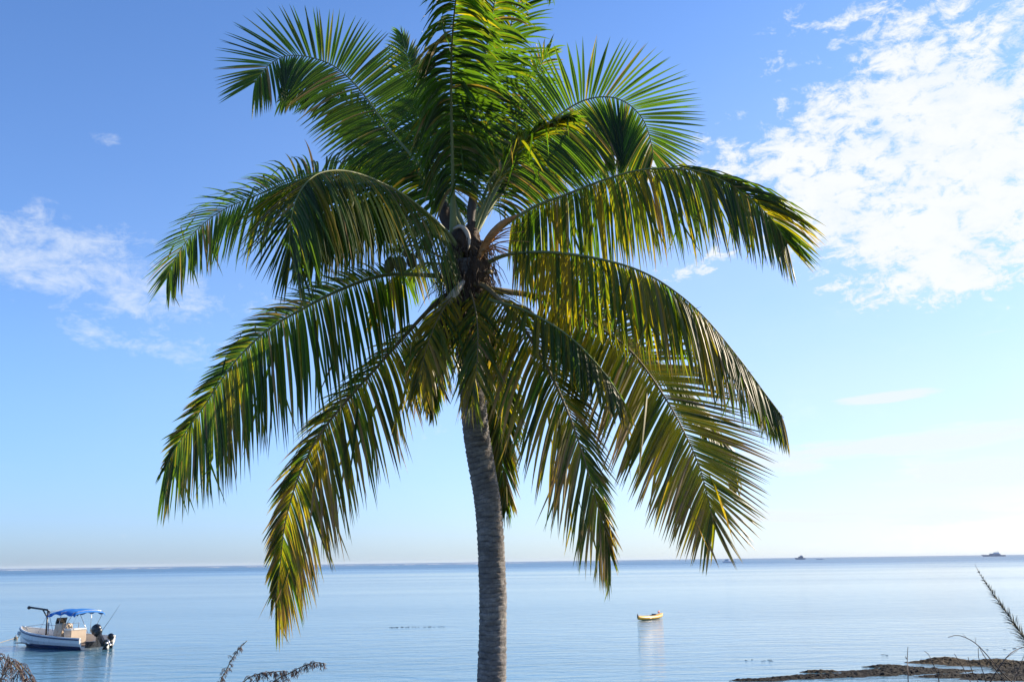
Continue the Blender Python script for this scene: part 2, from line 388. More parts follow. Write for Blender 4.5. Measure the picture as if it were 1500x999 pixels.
def hf(x, y):
    h = 0; tn = 0; ws = 0
    for cx, cy, a, b, hh, t_ in wp:
        k = g2(x, y, cx, cy, a, b); h = max(h, hh*k); tn += t_*k; ws += k
    n = 0.4*mn.noise(Vector((x*1.1, y*1.6, 0)))+0.35*mn.noise(Vector((x*3.6, y*4.5, 5)))+0.36*mn.noise(Vector((x*8, y*10, 9)))+0.2*mn.noise(Vector((x*21, y*22, 4)))
    return h*.6+0.10*n*min(1, h*9)-0.04, tn/max(ws, 0.05)
weed_patch('seaweed_bank', 'dark and tan seaweed heaped on the low reef at the water edge', 5.5, 22, 30.0, 40, hf, 0.05)
fl = MB()
for px, py, L, n in ((615, 918, 2.6, 26), (595, 918, 1.4, 12), (1122, 967, .45, 5), (1097, 966, .25, 3), (1300, 959, .2, 3), (1465, 950, 1.0, 5)):
    c = at_z(px, py)
    for i in range(n):
        x = c.x+random.uniform(-L, L)/1.3; y = c.y+random.uniform(-.3, .3)+(x-c.x)*0.05; r = random.uniform(.015, .045)
        fl.ell((x, y, 0.0), (r*2.4, r, 0.010), 7, 4, None, 0.6)
tag(fl.build('floating_seaweed', MAT['weed']), 'thin dark threads of floating seaweed on the calm water', 'seaweed', kind='stuff')
# breakers on the far reef
sf = MB()
for i in range(150):
    px = random.uniform(-20, 760)
    if 250 < px < 300 or random.random() < 0.25*(px/760): continue
    c = at(px, 830, 1900+random.uniform(-250, 250)); L = random.uniform(4, 24); h = random.uniform(0.15, 0.7)
    for k in range(3):
        sf.ell((c.x+random.uniform(-L, L)*.6, c.y+random.uniform(-8, 8), 0.0), (L*random.uniform(.3, 1), 3, h), 10, 5, None, 0.5)
for px in (1205, 1216, 800, 860, 905, 1260):
    c = at(px, 830, 2100); sf.ell((c.x, c.y, 0), (8, 3, .5), 10, 5, None, .4)
tag(sf.build('surf', MAT['foam']), 'thin broken line of white surf on the far reef', 'surf', kind='stuff')

# ------------------------------------------------------------------ the coconut palm
PY = 11.5
base_pt = Vector(at(716, 999, PY)); gz = ground(base_pt.x, PY)
root = empty('palm_tree', (base_pt.x-0.05, PY, gz))
tag(root, 'tall coconut palm with ringed grey trunk and drooping yellowing fronds', 'palm tree')
bpy.context.view_layer.update()
RI = Matrix.Translation(-root.location)
def L_(p): return Vector(p)-root.location
# trunk
tp = [Vector((base_pt.x-0.02, PY, gz-0.15)), Vector((base_pt.x-0.01, PY, gz+0.6))]+[at(x, y, PY) for x, y in ((720, 999), (722, 900), (721, 850), (716, 750), (705, 680), (697, 630), (691, 560), (687, 500), (684, 440), (682, 385))]
cl_ = catmull(tp, 620)
tr = MB(); nseg = 36; ringlen = 0.058
tot = sum((b-a).length for a, b in zip(cl_, cl_[1:])); acc = 0; fs = []
phase = [0.0]
for i, p in enumerate(cl_):
    if i: acc += (cl_[i]-cl_[i-1]).length
    t = (cl_[min(i+1, len(cl_)-1)]-cl_[max(i-1, 0)]).normalized()
    u = Vector((0, 1, 0)).cross(t).normalized(); v = t.cross(u)
    hgt = p.z-gz
    r = 0.152+0.10*math.exp(-hgt/0.35)
    if acc > tot-1.0: r += 0.05*((acc-(tot-1.0))/1.0)
    for k in range(nseg):
        a = 2*math.pi*k/nseg
        wob = 0.018*mn.noise(Vector((math.cos(a), math.sin(a), acc*1.2)))
        ph = (acc+wob*1.3+0.07*mn.noise(Vector((0, 3, acc*3)))+0.012*mn.noise(Vector((math.cos(a)*3, math.sin(a)*3, acc*7))))/ringlen; ph -= math.floor(ph)
        groove = max(0, 1-ph/0.22) if ph < 0.22 else 0
        step = (0.5-ph)*0.006
        rr = r*(1+0.03*mn.noise(Vector((math.cos(a)*1.5, math.sin(a)*1.5, acc*2))))-0.010*groove*(0.4+abs(mn.noise(Vector((math.cos(a)*2, math.sin(a)*2, acc*9))))*2)-step*1.3+0.009*mn.noise(Vector((math.cos(a)*6, math.sin(a)*6, acc*20)))
        tr.v.append(L_(p+(u*math.cos(a)+v*math.sin(a))*rr)); tr.c.append((groove, 0, 0, 1))
    if i:
        for k in range(nseg):
            k2 = (k+1) % nseg; tr.f.append(((i-1)*nseg+k, (i-1)*nseg+k2, i*nseg+k2, i*nseg+k))
tr.f.append(tuple((len(cl_)-1)*nseg+k for k in range(nseg)))
tr.build('trunk', MAT['bark'], root)

HX, HY = 684, 390
def frond(pts, nh=(0, 0, 1), nh2=None, L=1.0, dr=(0.6, 0.6), t0=0.2, n=92, age=0.2, ls=(1, 1), al=(76, 34), v=0.25, broken=0.07, dr2=None, tipl=.42, rs=1.0, neat=1.0, seed=0, tipdry=0.0, wid=0.0185, lab=None, dup=None, clump=0.5):
    """pts: (photo px, photo py, metres nearer(-)/farther(+) than the trunk)"""
    rn = random.Random(seed*977+13)
    W = [at(x, y, PY+d) for x, y, d in pts]
    NS = 70; C_ = catmull(W, NS); total_ = sum((b-a).length for a, b in zip(C_, C_[1:]))
    nh = Vector(nh).normalized(); nhe = Vector(nh2).normalized() if nh2 else nh
    lf = MB()
    def frame(t):
        f = t*(NS-1); i = min(int(f), NS-2); p = C_[i].lerp(C_[i+1], f-i)
        T = (C_[min(i+2, NS-1)]-C_[max(i-1, 0)]).normalized()
        h = nh.lerp(nhe, t).normalized(); S_ = T.cross(h)
        if S_.length < 1e-3: S_ = T.cross(Vector((0, -1, 0)))
        S_.normalize(); return p, T, S_, S_.cross(T).normalized()
    K = 7; down = Vector((0, 0, -1))
    for si, s in enumerate((1, -1)):
        for i in range(n):
            u = (i+rn.uniform(-.3, .3))/n; u = min(max(u, 0), 1)
            t = t0+(1-t0)*u*0.995
            p, T, S_, N_ = frame(t)
            lowf = mn.noise(Vector((u*9, s*5, seed*3.1))); midf = mn.noise(Vector((u*28, s*7, seed*1.7)))
            a = R(al[0]+(al[1]-al[0])*u**1.25)+0.10*clump*midf*2+rn.uniform(-.03, .03)*neat
            a *= 1-0.6*max(0, (u-0.86)/0.14)
            ve = v+0.2*clump*lowf+rn.uniform(-.07, .07)*neat
            D0 = (T*math.cos(a)+(S_*s*math.cos(ve)+N_*math.sin(ve))*math.sin(a)).normalized()
            shp = (0.55+0.45*min(u/0.25, 1)**0.7)*(1-(1-tipl)*max(0, (u-0.45)/0.55)**1.6)
            ln = L*ls[si]*shp*(1+0.10*lowf*neat)*(1+rn.uniform(-.12, .06)*neat)
            g = (dr[si]+((dr2 or dr)[si]-dr[si])*u)*(1+0.5*lowf*clump+0.35*midf*clump)*(1+rn.uniform(-.2, .25)*neat)
            kink = rn.randint(1, 4) if rn.random() < broken else 99
            kd = (Vector((rn.uniform(-.6, .6), rn.uniform(-.6, .6), -1))).normalized()
            if rn.random() < 0.045*neat: continue
            q = p.copy(); D = D0; tw = rn.uniform(-.45, .45)*neat; curl = Vector((rn.gauss(0, .05), rn.gauss(0, .05), rn.gauss(0, .05)))*neat
            ag = min(1, max(0, age-.05+rn.gauss(0, .20)+0.3*lowf)); rd = rn.random(); dryb = max(0, tipdry*(0.4+0.9*u)+rn.gauss(0, .08))
            vs = []; cs = []
            for k in range(K+1):
                w_ = k/K
                if k:
                    D = (D0+down*g*(0.30+1.9*w_**0.9)+curl*w_*2)
                    if k > kink: D = kd+D.normalized()*0.25
                    D.normalize(); q = q+D*(ln/K)
                Wd = (T-D*T.dot(D))
                if Wd.length < 0.15: Wd = N_-D*N_.dot(D)
                Wd.normalize(); Nn = D.cross(Wd)
                an = tw*w_+0.15*s; Wr = Wd*math.cos(an)+Nn*math.sin(an); Nr = D.cross(Wr)
                prof = (0.45+0.55*min(w_/0.22, 1))*(1-max(0, (w_-0.42)/0.58)**1.6)+0.02
                hw = wid*prof*(0.75+0.25*shp); fold = hw*0.45*(-1 if Nr.dot(N_) < 0 else 1)
                vs += [q-Wr*hw-Nr*fold, q.copy(), q+Wr*hw-Nr*fold]
                c = (ag, min(1, w_*0.8+dryb), rd, 1); cs += [c, c, c]
            fs = []
            for k in range(K):
                b0 = k*3; fs += [(b0, b0+1, b0+4, b0+3), (b0+1, b0+2, b0+5, b0+4)]
            lf.add([L_(x) for x in vs], fs, cs)
    fo = lf.build('frond', MAT['leaf'], root, False)
    if lab: fo['label'] = lab
    rc = MB()
    rad = [0.004*rs+0.6*rs*0.001+0.027*rs*(1-i/(NS-1))**1.4+0.02*rs*max(0, 1-i/(NS*0.12)) for i in range(NS)]
    rc.tube([L_(x) for x in C_], rad, 8, None, 0.75, nh)
    rc.build('rachis', MAT['rachis_old'] if age > 0.45 else MAT['rachis'], fo)
    return fo
H0 = (HX, HY, 0.0)
A = frond
# upper left fan
A([(676, 340, .05), (640, 275, .25), (600, 225, .45), (570, 190, .6), (527, 132, .8), (492, 99, .9), (457, 85, .9), (422, 82, .8), (395, 95, .65), (372, 122, .5)], nh=(.25, -1, .25), L=1.02, dr=(.10, .42), t0=.25, age=0.03, al=(82, 52), v=.15, seed=1, broken=0.01, n=105, clump=0.03, wid=0.019, tipl=0.62, neat=0.25)
# behind it, small one
A([(678, 335, .15), (650, 250, .9), (622, 170, 1.5), (602, 100, 1.9), (588, 50, 2.1)], nh=(.3, -1, .2), L=0.7, dr=(.2, .3), t0=.25, age=.1, seed=2, n=80, al=(55, 15), neat=0.4, clump=0.1)
# upright one in the middle, leaning to the camera
A([(664, 345, -.05), (663, 250, -.25), (661, 150, -.5), (662, 70, -.85), (668, 0, -1.3), (680, -60, -1.9), (696, -85, -2.4)], nh=(0, 1, .1), L=0.85, dr=(1.5, .7), t0=.14, age=.1, al=(78, 30), v=0, seed=3, n=135, clump=.8, wid=0.021, dr2=(1.0, .5))
# tall ones behind
A([(690, 340, .2), (703, 240, .6), (722, 140, .9), (745, 50, 1.0), (768, -20, .9), (790, -40, .6), (806, -10, .3)], nh=(0, -1, .25), L=0.72, dr=(.35, .4), t0=.2, age=.12, al=(68, 20), seed=4, n=100)
A([(690, 335, .0), (694, 240, -.05), (703, 140, -.1), (716, 50, -.3), (730, -20, -.6), (745, -60, -1.0)], nh=(.2, -1, .2), L=0.75, dr=(.5, .4), t0=.22, age=.2, seed=6, n=90, clump=.9)
# upper right fan
A([(694, 345, .05), (720, 290, .2), (750, 240, .35), (784, 199, .5), (832, 160, .6), (864, 145, .6), (896, 143, .55), (922, 154, .5), (944, 179, .4), (955, 215, .3), (957, 235, .25)], nh=(-.2, -1, .25), L=1.05, dr=(.5, .10), t0=.22, age=0.1, al=(82, 52), v=.1, seed=7, n=105, tipdry=.05, wid=0.019, clump=0.04, tipl=0.6, ls=(1.15, 1.0), neat=0.3, broken=0.02)
A([(696, 340, .3), (735, 280, .7), (785, 225, 1.0), (835, 193, 1.15), (880, 188, 1.2), (920, 210, 1.2), (942, 245, 1.1)], nh=(-.2, -1, .2), L=.98, dr=(.6, .3), t0=.25, age=.15, al=(80, 45), ls=(1.0, .4), seed=28, n=90, wid=.019, neat=.7)
A([(668, 335, .3), (625, 270, .8), (575, 205, 1.2), (525, 160, 1.35), (480, 135, 1.3), (440, 130, 1.2), (410, 148, 1.1)], nh=(.2, -1, .2), L=.8, dr=(.3, .5), t0=.3, age=.08, al=(70, 40), ls=(.35, .9), seed=29, n=85, wid=.018, neat=.6)
# bright curly one in front of it
A([(690, 350, -.1), (706, 310, -.2), (728, 262, -.45), (760, 215, -.8), (795, 185, -1.2), (830, 168, -1.6)], nh=(-.4, -.5, 1), L=.75, dr=(.15, .35), t0=.25, age=.28, al=(50, 18), v=.3, seed=8, n=75, broken=.12, clump=1)
A([(690, 345, .2), (712, 280, .7), (738, 215, 1.1), (766, 150, 1.4), (790, 100, 1.5), (806, 70, 1.4)], nh=(-.2, -1, .2), L=0.65, dr=(.4, .3), t0=.25, age=.22, seed=9, n=75, broken=.1)
# curtain filling between upper fans and hub
A([(676, 345, .3), (650, 290, .8), (612, 245, 1.3), (575, 225, 1.7), (540, 225, 2.0), (510, 245, 2.2)], nh=(0, -.2, 1), L=0.95, dr=(.8, .8), t0=.2, age=.15, seed=10, n=100)
A([(694, 345, .3), (730, 290, .9), (775, 240, 1.4), (820, 220, 1.8), (860, 225, 2.1), (885, 245, 2.2)], nh=(0, -.2, 1), L=0.9, dr=(.8, .8), t0=.2, age=.2, seed=11, n=100)
A([(688, 425, -.2), (696, 450, -.55), (700, 490, -.85), (698, 540, -1.0), (692, 585, -1.05)], nh=(0, -1, .3), L=0.85, dr=(1.3, 1.3), t0=.1, age=.5, seed=25, n=50, tipdry=.3, broken=0.3, clump=1.6, rs=0.4, neat=1.7)
A([(684, 420, -.1), (664, 432, -.4), (640, 470, -.7), (622, 520, -.85), (612, 570, -.9)], nh=(0, -1, .5), L=0.85, dr=(1.2, 1.2), t0=.2, age=.62, seed=26, n=50, tipdry=.3, broken=0.3, clump=1.6, rs=0.4, neat=1.7)
# big right frond
A([(694, 385, -.05), (722, 345, -.1), (777, 306, -.2), (830, 285, -.3), (884, 264, -.4), (940, 249, -.45), (1002, 248, -.5), (1040, 257, -.5), (1075, 274, -.5), (1118, 308, -.5), (1140, 335, -.45), (1154, 358, -.4)], nh=(.1, -.35, 1), nh2=(-.2, -1, .35), L=1.32, dr=(3.4, 2.2), ls=(1.0, .95), t0=.16, age=0.34, al=(84, 36), v=.35, seed=12, n=175, tipdry=.22, clump=.4, wid=0.0155, dr2=(.6, .08))
# second right frond, drooping
A([(694, 405, -.05), (715, 385, -.1), (750, 372, -.25), (810, 370, -.5), (880, 380, -.7), (940, 398, -.8), (990, 428, -.8), (1035, 468, -.75), (1085, 528, -.6), (1120, 575, -.5), (1148, 612, -.45)], nh=(.1, -.1, 1), L=1.15, dr=(3.2, 3.0), t0=.14, age=0.42, al=(84, 30), v=.35, seed=13, n=150, tipdry=.22, clump=.6, broken=0.14, wid=0.0165)
# broad lower right frond
A([(696, 420, 0), (740, 428, -.1), (800, 440, -.2), (868, 474, -.3), (927, 518, -.4), (980, 592, -.45), (1019, 669, -.5), (1036, 725, -.5), (1045, 768, -.5)], nh=(.35, -1, .5), L=1.42, dr=(.2, .08), t0=.2, age=0.66, al=(82, 48), v=.0, seed=114, n=120, tipdry=0.36, clump=.35, wid=0.02, dr2=(.2, .1), neat=0.6)
# behind it
A([(694, 425, .15), (740, 425, .5), (820, 440, .9), (890, 475, 1.1), (950, 520, 1.2), (1005, 575, 1.2), (1050, 640, 1.1), (1075, 700, 1.0)], nh=(.2, -.5, 1), L=.95, dr=(.5, .4), t0=.2, age=0.5, al=(55, 20), seed=15, n=110, tipdry=.3)
A([(690, 430, -.1), (720, 440, -.4), (770, 455, -.8), (830, 490, -1.0), (880, 540, -1.1), (915, 590, -1.1)], nh=(0, -.3, 1), L=.8, dr=(1.3, 1.0), t0=.25, age=.42, seed=16, n=60, tipdry=.25, broken=.1)
# front centre frond, over the trunk
A([(690, 415, -.15), (716, 424, -.3), (764, 477, -.6), (802, 539, -.85), (831, 602, -1.0), (852, 660, -1.05), (872, 730, -1.0), (886, 775, -.95), (894, 810, -.9)], nh=(.5, -1, .3), L=1.2, dr=(.8, .4), ls=(1.1, .6), t0=.06, age=0.52, al=(74, 26), v=.1, seed=17, n=130, tipdry=0.55, clump=.9, broken=0.15, wid=0.0165, dr2=(.5, .4))
# behind the trunk, hanging
A([(688, 420, .2), (705, 450, .7), (722, 510, 1.0), (731, 580, 1.1), (734, 650, 1.1), (737, 700, 1.05), (741, 748, 1.0)], nh=(.3, -1, .2), L=.75, dr=(.5, .5), t0=.2, age=.4, al=(50, 20), seed=18, n=80, tipdry=.25)
A([(680, 415, .3), (655, 440, .9), (638, 480, 1.4), (630, 530, 1.7), (630, 575, 1.8), (634, 598, 1.8)], nh=(.3, -1, .2), L=.7, dr=(.5, .4), t0=.2, age=.4, al=(50, 20), seed=19, n=70)
# lower left frond
A([(678, 420, 0), (640, 443, -.1), (590, 495, -.25), (550, 540, -.35), (514, 580, -.4), (473, 630, -.45), (440, 691, -.5), (418, 765, -.5), (410, 830, -.45), (403, 880, -.4)], nh=(-.25, -1, .3), L=1.15, dr=(.6, .7), ls=(.5, 1.15), t0=.18, age=0.5, al=(80, 36), v=.1, seed=20, n=170, tipdry=0.5, clump=1.1, broken=0.14, wid=0.0155)
# big left lower frond
A([(676, 408, -.05), (620, 403, -.15), (560, 404, -.3), (500, 424, -.45), (452, 448, -.55), (394, 482, -.65), (344, 530, -.7), (301, 592, -.7), (262, 648, -.65), (240, 690, -.6)], nh=(-.1, -1, .45), L=1.3, dr=(.35, 1.0), ls=(.38, 1.15), t0=.16, age=0.24, al=(88, 38), v=.1, seed=21, n=185, tipdry=0.5, clump=0.9, broken=0.1, wid=0.015, dr2=(.3, .45))
# left frond folding towards the camera
A([(676, 375, -.1), (657, 343, -.25), (625, 312, -.55), (590, 285, -.9), (550, 264, -1.3), (515, 252, -1.65), (485, 250, -1.9), (460, 258, -2.1), (440, 280, -2.25), (429, 310, -2.3), (424, 345, -2.25), (426, 375, -2.2)], nh=(.1, -.35, 1), nh2=(-.5, -1, .3), L=1.55, dr=(.4, 1.7), ls=(.8, 1.0), t0=.1, age=0.3, al=(92, 50), v=0.05, seed=22, n=165, tipdry=.2, clump=.5, wid=0.016, dr2=(.4, .6), broken=0.08)
A([(676, 380, -.1), (640, 345, -.3), (595, 318, -.6), (545, 303, -.9), (498, 310, -1.1), (458, 338, -1.2), (436, 370, -1.15)], nh=(.1, -.5, 1), L=1.0, dr=(.6, 1.8), ls=(.6, 1.0), t0=0.42, age=.22, seed=27, n=100, wid=.0175, broken=.1)
# far left frond
A([(674, 372, .1), (630, 320, .4), (570, 280, .8), (500, 262, 1.1), (430, 268, 1.3), (372, 288, 1.4), (323, 310, 1.4), (285, 340, 1.3), (260, 373, 1.2), (243, 410, 1.1)], nh=(-.2, -.9, .8), nh2=(-.3, -1, .5), L=1.25, dr=(.3, 1.0), ls=(.8,1.0), t0=.2, age=.1, al=(88, 50), v=.15, seed=23, n=150, tipdry=.12, clump=.6, dr2=(.3, .5), wid=0.0155, broken=0.1)
# short middle left filler behind coconuts
A([(676, 400, .3), (630, 385, .9), (590, 400, 1.4), (560, 430, 1.8), (540, 470, 2.0)], nh=(0, -.3, 1), L=.6, dr=(1.0, 1.0), t0=.3, age=.4, seed=24, n=50, tipdry=.3)

# crown: fibre sheath, stubs, spathes, coconuts
fb = MB()
for i in range(90):
    a = random.uniform(0, 2*math.pi); z = random.uniform(-.75, .45); rr_ = .12+.09*math.exp(-((z-.02)/.22)**2); c = at(684, 400, PY)+Vector((math.cos(a)*rr_, math.sin(a)*rr_, z))
    fb.ell(L_(c), (.09, .09, .15), 9, 6, Matrix.Rotation(random.uniform(-.4, .4), 3, 'Y'), .5)
for i in range(950):
    a = random.uniform(0, 2*math.pi); r = random.uniform(.16, .34)
    p0 = at(684, 400, PY)+Vector((math.cos(a)*r, math.sin(a)*r, random.uniform(-.9, .35)))
    ln = random.uniform(.1, .45); d = Vector((math.cos(a)*.4+random.gauss(0, .3), math.sin(a)*.4, -1)).normalized()
    fb.tube([L_(p0), L_(p0+d*ln*.5), L_(p0+d*ln*.8+Vector((0, 0, -ln*.25)))], [.006, .004, .002], 4)
fb.build('fibre_sheath', MAT['fibre'], root)
def petal(pts, wd, mat, name, lab=None):
    C_ = catmull([at(x, y, PY+d) for x, y, d in pts], 14); mb = MB(); vs = []; fs = []
    for i, p in enumerate(C_):
        t = (C_[min(i+1, 13)]-C_[max(0, i-1)]).normalized(); s_ = t.cross(Vector((0, -1, .2))).normalized(); n_ = s_.cross(t)
        f = i/13; w_ = wd*(math.sin(math.pi*min(1, f*0.9+0.1))**0.7)+.002
        for k in range(5):
            q = (k-2)/2; vs.append(L_(p+s_*w_*q-n_*w_*.6*q*q))
        for k in range(5):
            q = (2-k)/2; vs.append(L_(p+s_*w_*q*.9-n_*(w_*.6*q*q-.012)))
    for i in range(13):
        for k in range(10): fs.append((i*10+k, i*10+(k+1) % 10, (i+1)*10+(k+1) % 10, (i+1)*10+k))
    fs.append(tuple(range(9, -1, -1))); fs.append(tuple(range(130, 140)))
    mb.add(vs, fs); o = mb.build(name, mat, root)
    if lab: o['label'] = lab
petal([(679, 411, -.32), (668, 425, -.4), (652, 445, -.45), (634, 463, -.5)], .05, MAT['spathe'], 'spathe', 'pale grey dry spathe hanging at the crown')
petal([(689, 335, -.15), (690, 310, -.17), (692, 290, -.18), (694, 266, -.2)], .05, MAT['spathe_dark'], 'spathe', 'dark upright spathe')
petal([(664, 336, -.22), (674, 331, -.25), (683, 338, -.26), (687, 352, -.26), (686, 366, -.25)], .028, MAT['spathe'], 'spathe', 'pale curled spathe')
petal([(700, 380, -.2), (715, 350, -.25), (735, 327, -.3), (760, 314, -.35)], .05, MAT['spathe_orange'], 'spathe', 'orange brown split spathe')
petal([(655, 300, .1), (650, 298, .05), (652, 318, -.0), (662, 340, -.05)], .07, MAT['fibre'], 'spathe')
petal([(652, 450, -.1), (641, 490, -.2), (640, 535, -.2), (648, 568, -.2), (660, 592, -.2)], .035, MAT['spathe_dark'], 'spathe', 'long dark hanging spathe beside the trunk')
petal([(715, 430, .1), (745, 445, .0), (775, 455, -.1), (790, 480, -.1)], .04, MAT['spathe_dark'], 'spathe')
fl = MB()
for k in range(34):
    b0 = at(700, 372, PY-.2); e = at(random.uniform(720, 775), random.uniform(325, 380), PY-random.uniform(.1, .4))
    mdl = b0.lerp(e, .5)+Vector((0, 0, .08)); fl.tube([L_(q) for q in catmull([b0, mdl, e], 7)], [.007, .006, .006, .005, .005, .004, .003], 4)
fl.build('flower_stalk', MAT['spathe_orange'], root)
for (px, py, d, ang, ln) in ((640, 405, -.15, 0, .0), (720, 398, -.2, 0, 0), (705, 440, -.15, 0, 0), (662, 440, -.1, 0, 0), (735, 430, .1, 0, 0)):
    mb = MB(); b0 = at(684, 412, PY); e = at(px, py, PY+d)
    mb.tube([L_(b0), L_(b0.lerp(e, .5)+Vector((0, 0, .03))), L_(e)], [.075, .055, .04], 9, None, .5); mb.build('petiole_stub', MAT['rachis_old'], root)
st = MB(); hubp = at(670, 390, PY-.1)
nuts = [(571, 388, -1.15, .062), (587, 387, -1.2, .064), (603, 382, -1.1, .058), (613, 374, -.8, .035), (595, 370, -.85, .04)]
mainp = at(606, 356, PY-.3); st.tube([L_(q) for q in catmull([hubp, at(645, 376, PY-.4), at(620, 364, PY-.7), at(598, 360, PY-.9), at(578, 368, PY-1.0)], 14)], .012, 6)
for px, py, d, r in nuts:
    c = at(px, py, PY+d); top = c+Vector((0, 0, r*1.5)); st.tube([L_(at(px+12, py-20, PY-.85)), L_(top)], .006, 5)
for k in range(26):
    b0 = at(random.uniform(575, 630), 366, PY-.85); st.tube([L_(b0), L_(b0+Vector((random.uniform(-.1, .1), random.uniform(-.1, .1), random.uniform(-.18, .02))))], [.004, .002], 4)
st.build('fruit_stalk', MAT['rachis_old'], root)
for px, py, d, r in nuts:
    mb = MB(); mb.ell(L_(at(px, py, PY+d)), (r, r, r*1.45), 16, 11, Matrix.Rotation(random.uniform(-.3, .3), 3, 'Y'), .12); mb.build('coconut', MAT['nut'], root)

# ------------------------------------------------------------------ the moored motor boat
PHI = 53
bl = at_z(142, 950)
boat = empty('motorboat', (bl.x, bl.y, 0.0), R(150))
tag(boat, 'white open motorboat with blue canopy and tilted black outboard, moored on the left', 'boat')
LB = 6.2
def section(u):     # half breadth at sheer, at chine, sheer z, chine z, keel z
    b = 1.05*(1-max(0, (u-0.45)/0.55)**2.4)+0.02
    sh = 0.55+0.38*u**2; ch = 0.03+0.40*max(0, (u-.6)/.4)**2; ke = -0.22+0.60*max(0, (u-.72)/.28)**2.2
    return b, b*(0.86-0.35*max(0, (u-.5)/.5)), sh, ch, ke
hull = MB(); NU = 26; prof = []
for i in range(NU+1):
    u = i/NU; b, c, sh, ch, ke = section(u); x = u*LB
    row = [(x+.06*u, b, sh), (x, b*.985, sh*.55+ch*.45), (x, c, ch), (x, c*.5, (ch+ke)/2), (x, 0, ke)]
    row += [(q[0], -q[1], q[2]) for q in row[-2::-1]]
    inn = [(x, -b*.9, sh), (x, -b*.86, .16+.2*max(0, u-.6)), (x, b*.86, .16+.2*max(0, u-.6)), (x, b*.9, sh)]
    prof.append(row+inn)
vs = [Vector(p) for r_ in prof for p in r_]; m_ = len(prof[0]); fs = []
for i in range(NU):
    for k in range(m_): fs.append((i*m_+k, (i+1)*m_+k, (i+1)*m_+(k+1) % m_, i*m_+(k+1) % m_))
fs.append(tuple(range(m_))); fs.append(tuple(NU*m_+k for k in range(m_-1, -1, -1)))
hull.add(vs, fs); ho = hull.build('hull', MAT['white'], boat, False)
kb = MB(); vs = []; fs = []     # dark bottom paint
for i in range(NU+1):
    u = i/NU; b, c, sh, ch, ke = section(u); x = u*LB
    zt = 0.17+0.06*u
    ct = c+(b*.985-c)*max(0, (zt-ch)/(.55*(sh-ch)))+.016
    if ch > zt: ct = c*.6
    vs += [Vector((x, ct+.012, min(zt, ch+.3))), Vector((x, c+.018, min(ch, zt)-.012)), Vector((x, 0, ke-.03)), Vector((x, -c-.018, min(ch, zt)-.012)), Vector((x, -ct-.012, min(zt, ch+.3)))]
for i in range(NU):
    for k in range(4): fs.append((i*5+k, (i+1)*5+k, (i+1)*5+k+1, i*5+k+1))
kb.add(vs, fs); kb.build('bottom_paint', MAT['navy'], boat)
rr = MB()
for s in (1, -1):
    rr.tube([(section(i/NU)[0] and (i/NU*LB+.06*i/NU), s*(section(i/NU)[0]+.01), section(i/NU)[2]-.05) for i in range(NU+1)], .035, 6)
rr.build('rub_rail', MAT['navy'], boat)
gw = MB()
for s in (1, -1):
    gw.tube([(i/NU*LB, s*section(i/NU)[0]*.95, section(i/NU)[2]+.012) for i in range(NU+1)], .06, 6, None, .5)
gw.build('gunwale', MAT['white'], boat)
dk = MB(); dk.box((2.9, 0, .19), (5.3, 1.5, .03)); dk.build('deck', MAT['inner'], boat, False)
fd = MB(); fd.box((5.2, 0, .55), (.9, .75, .08), None, .8); fd.box((4.4, .1, .32), (.8, .8, .28), None, .9); fd.build('bow_locker', MAT['inner'], boat, False, .01)
ye = MB(); ye.ell((4.1, .5, .52), (.12, .09, .09), 10, 7); ye.build('yellow_float', MAT['yellow'], boat)
# console
cs_ = MB(); cs_.box((2.7, 0, .68), (.7, .75, .98), None, .85); cs_.build('console', MAT['cream'], boat, False, .03)
ws = MB(); ws.box((2.93, 0, 1.32), (.04, .6, .3), Matrix.Rotation(R(-20), 3, 'Y')); ws.build('windscreen', MAT['glass'], boat, False)
whl = MB(); whl.tube([(2.33, .19*math.cos(a*math.pi/8), 1.02+.19*math.sin(a*math.pi/8)) for a in range(17)], .02, 6)
for a in range(3): whl.tube([(2.33, 0, 1.02), (2.33, .19*math.cos(a*2.1+.5), 1.02+.19*math.sin(a*2.1+.5))], .012, 5)
whl.build('steering_wheel', MAT['metal'], boat)
for y, z in ((.2, 1.0), (-.2, .98), (.22, .7), (.22, .58), (-.1, .6)):
    gg = MB(); gg.ell((2.35, y, z), (.02, .05, .05), 10, 6); gg.build('gauge', MAT['black'], boat)
sb = MB(); sb.box((1.75, 0, .55), (.55, .95, .66), None, .97); sb.build('seat_box', MAT['cream'], boat, False, .03)
cu = MB(); cu.box((1.75, 0, .92), (.55, .92, .08)); cu.build('seat_cushion', MAT['white'], boat, False, .02)
lp = MB(); lp.tube([(2.1, .4, .2), (2.05, .4, 1.2), (2.05, -.4, 1.2), (2.1, -.4, .2)], .02, 6); lp.build('seat_rail', MAT['metal'], boat)
# canopy: sagging canvas on a bent frame
cp = MB(); vs = []; fs = []; NA, NB = 20, 14
for i in range(NA+1):
    for j in range(NB+1):
        f = i/NA; q = j/NB*2-1; x = .7+f*2.2; 
        z = 1.93-.12*q*q-.10*(2*f-1)**2+.045*math.cos(f*math.pi*6)+.03*mn.noise(Vector((f*5, q*3, 1)))-.07*f
        if i in (0, NA): z -= .10
        if j in (0, NB): z -= .09
        vs.append(Vector((x, q*.92, z)))
for i in range(NA):
    for j in range(NB): a = i*(NB+1)+j; fs.append((a, a+1, a+NB+2, a+NB+1))
nv = len(vs); vs += [v-Vector((0, 0, .025)) for v in vs]; fs += [tuple(k+nv for k in f[::-1]) for f in fs]
edge = [j for j in range(NB+1)]+[i*(NB+1)+NB for i in range(1, NA+1)]+[NA*(NB+1)+j for j in range(NB-1, -1, -1)]+[i*(NB+1) for i in range(NA-1, 0, -1)]
for a, b in zip(edge, edge[1:]+edge[:1]): fs.append((b, a, a+nv, b+nv))
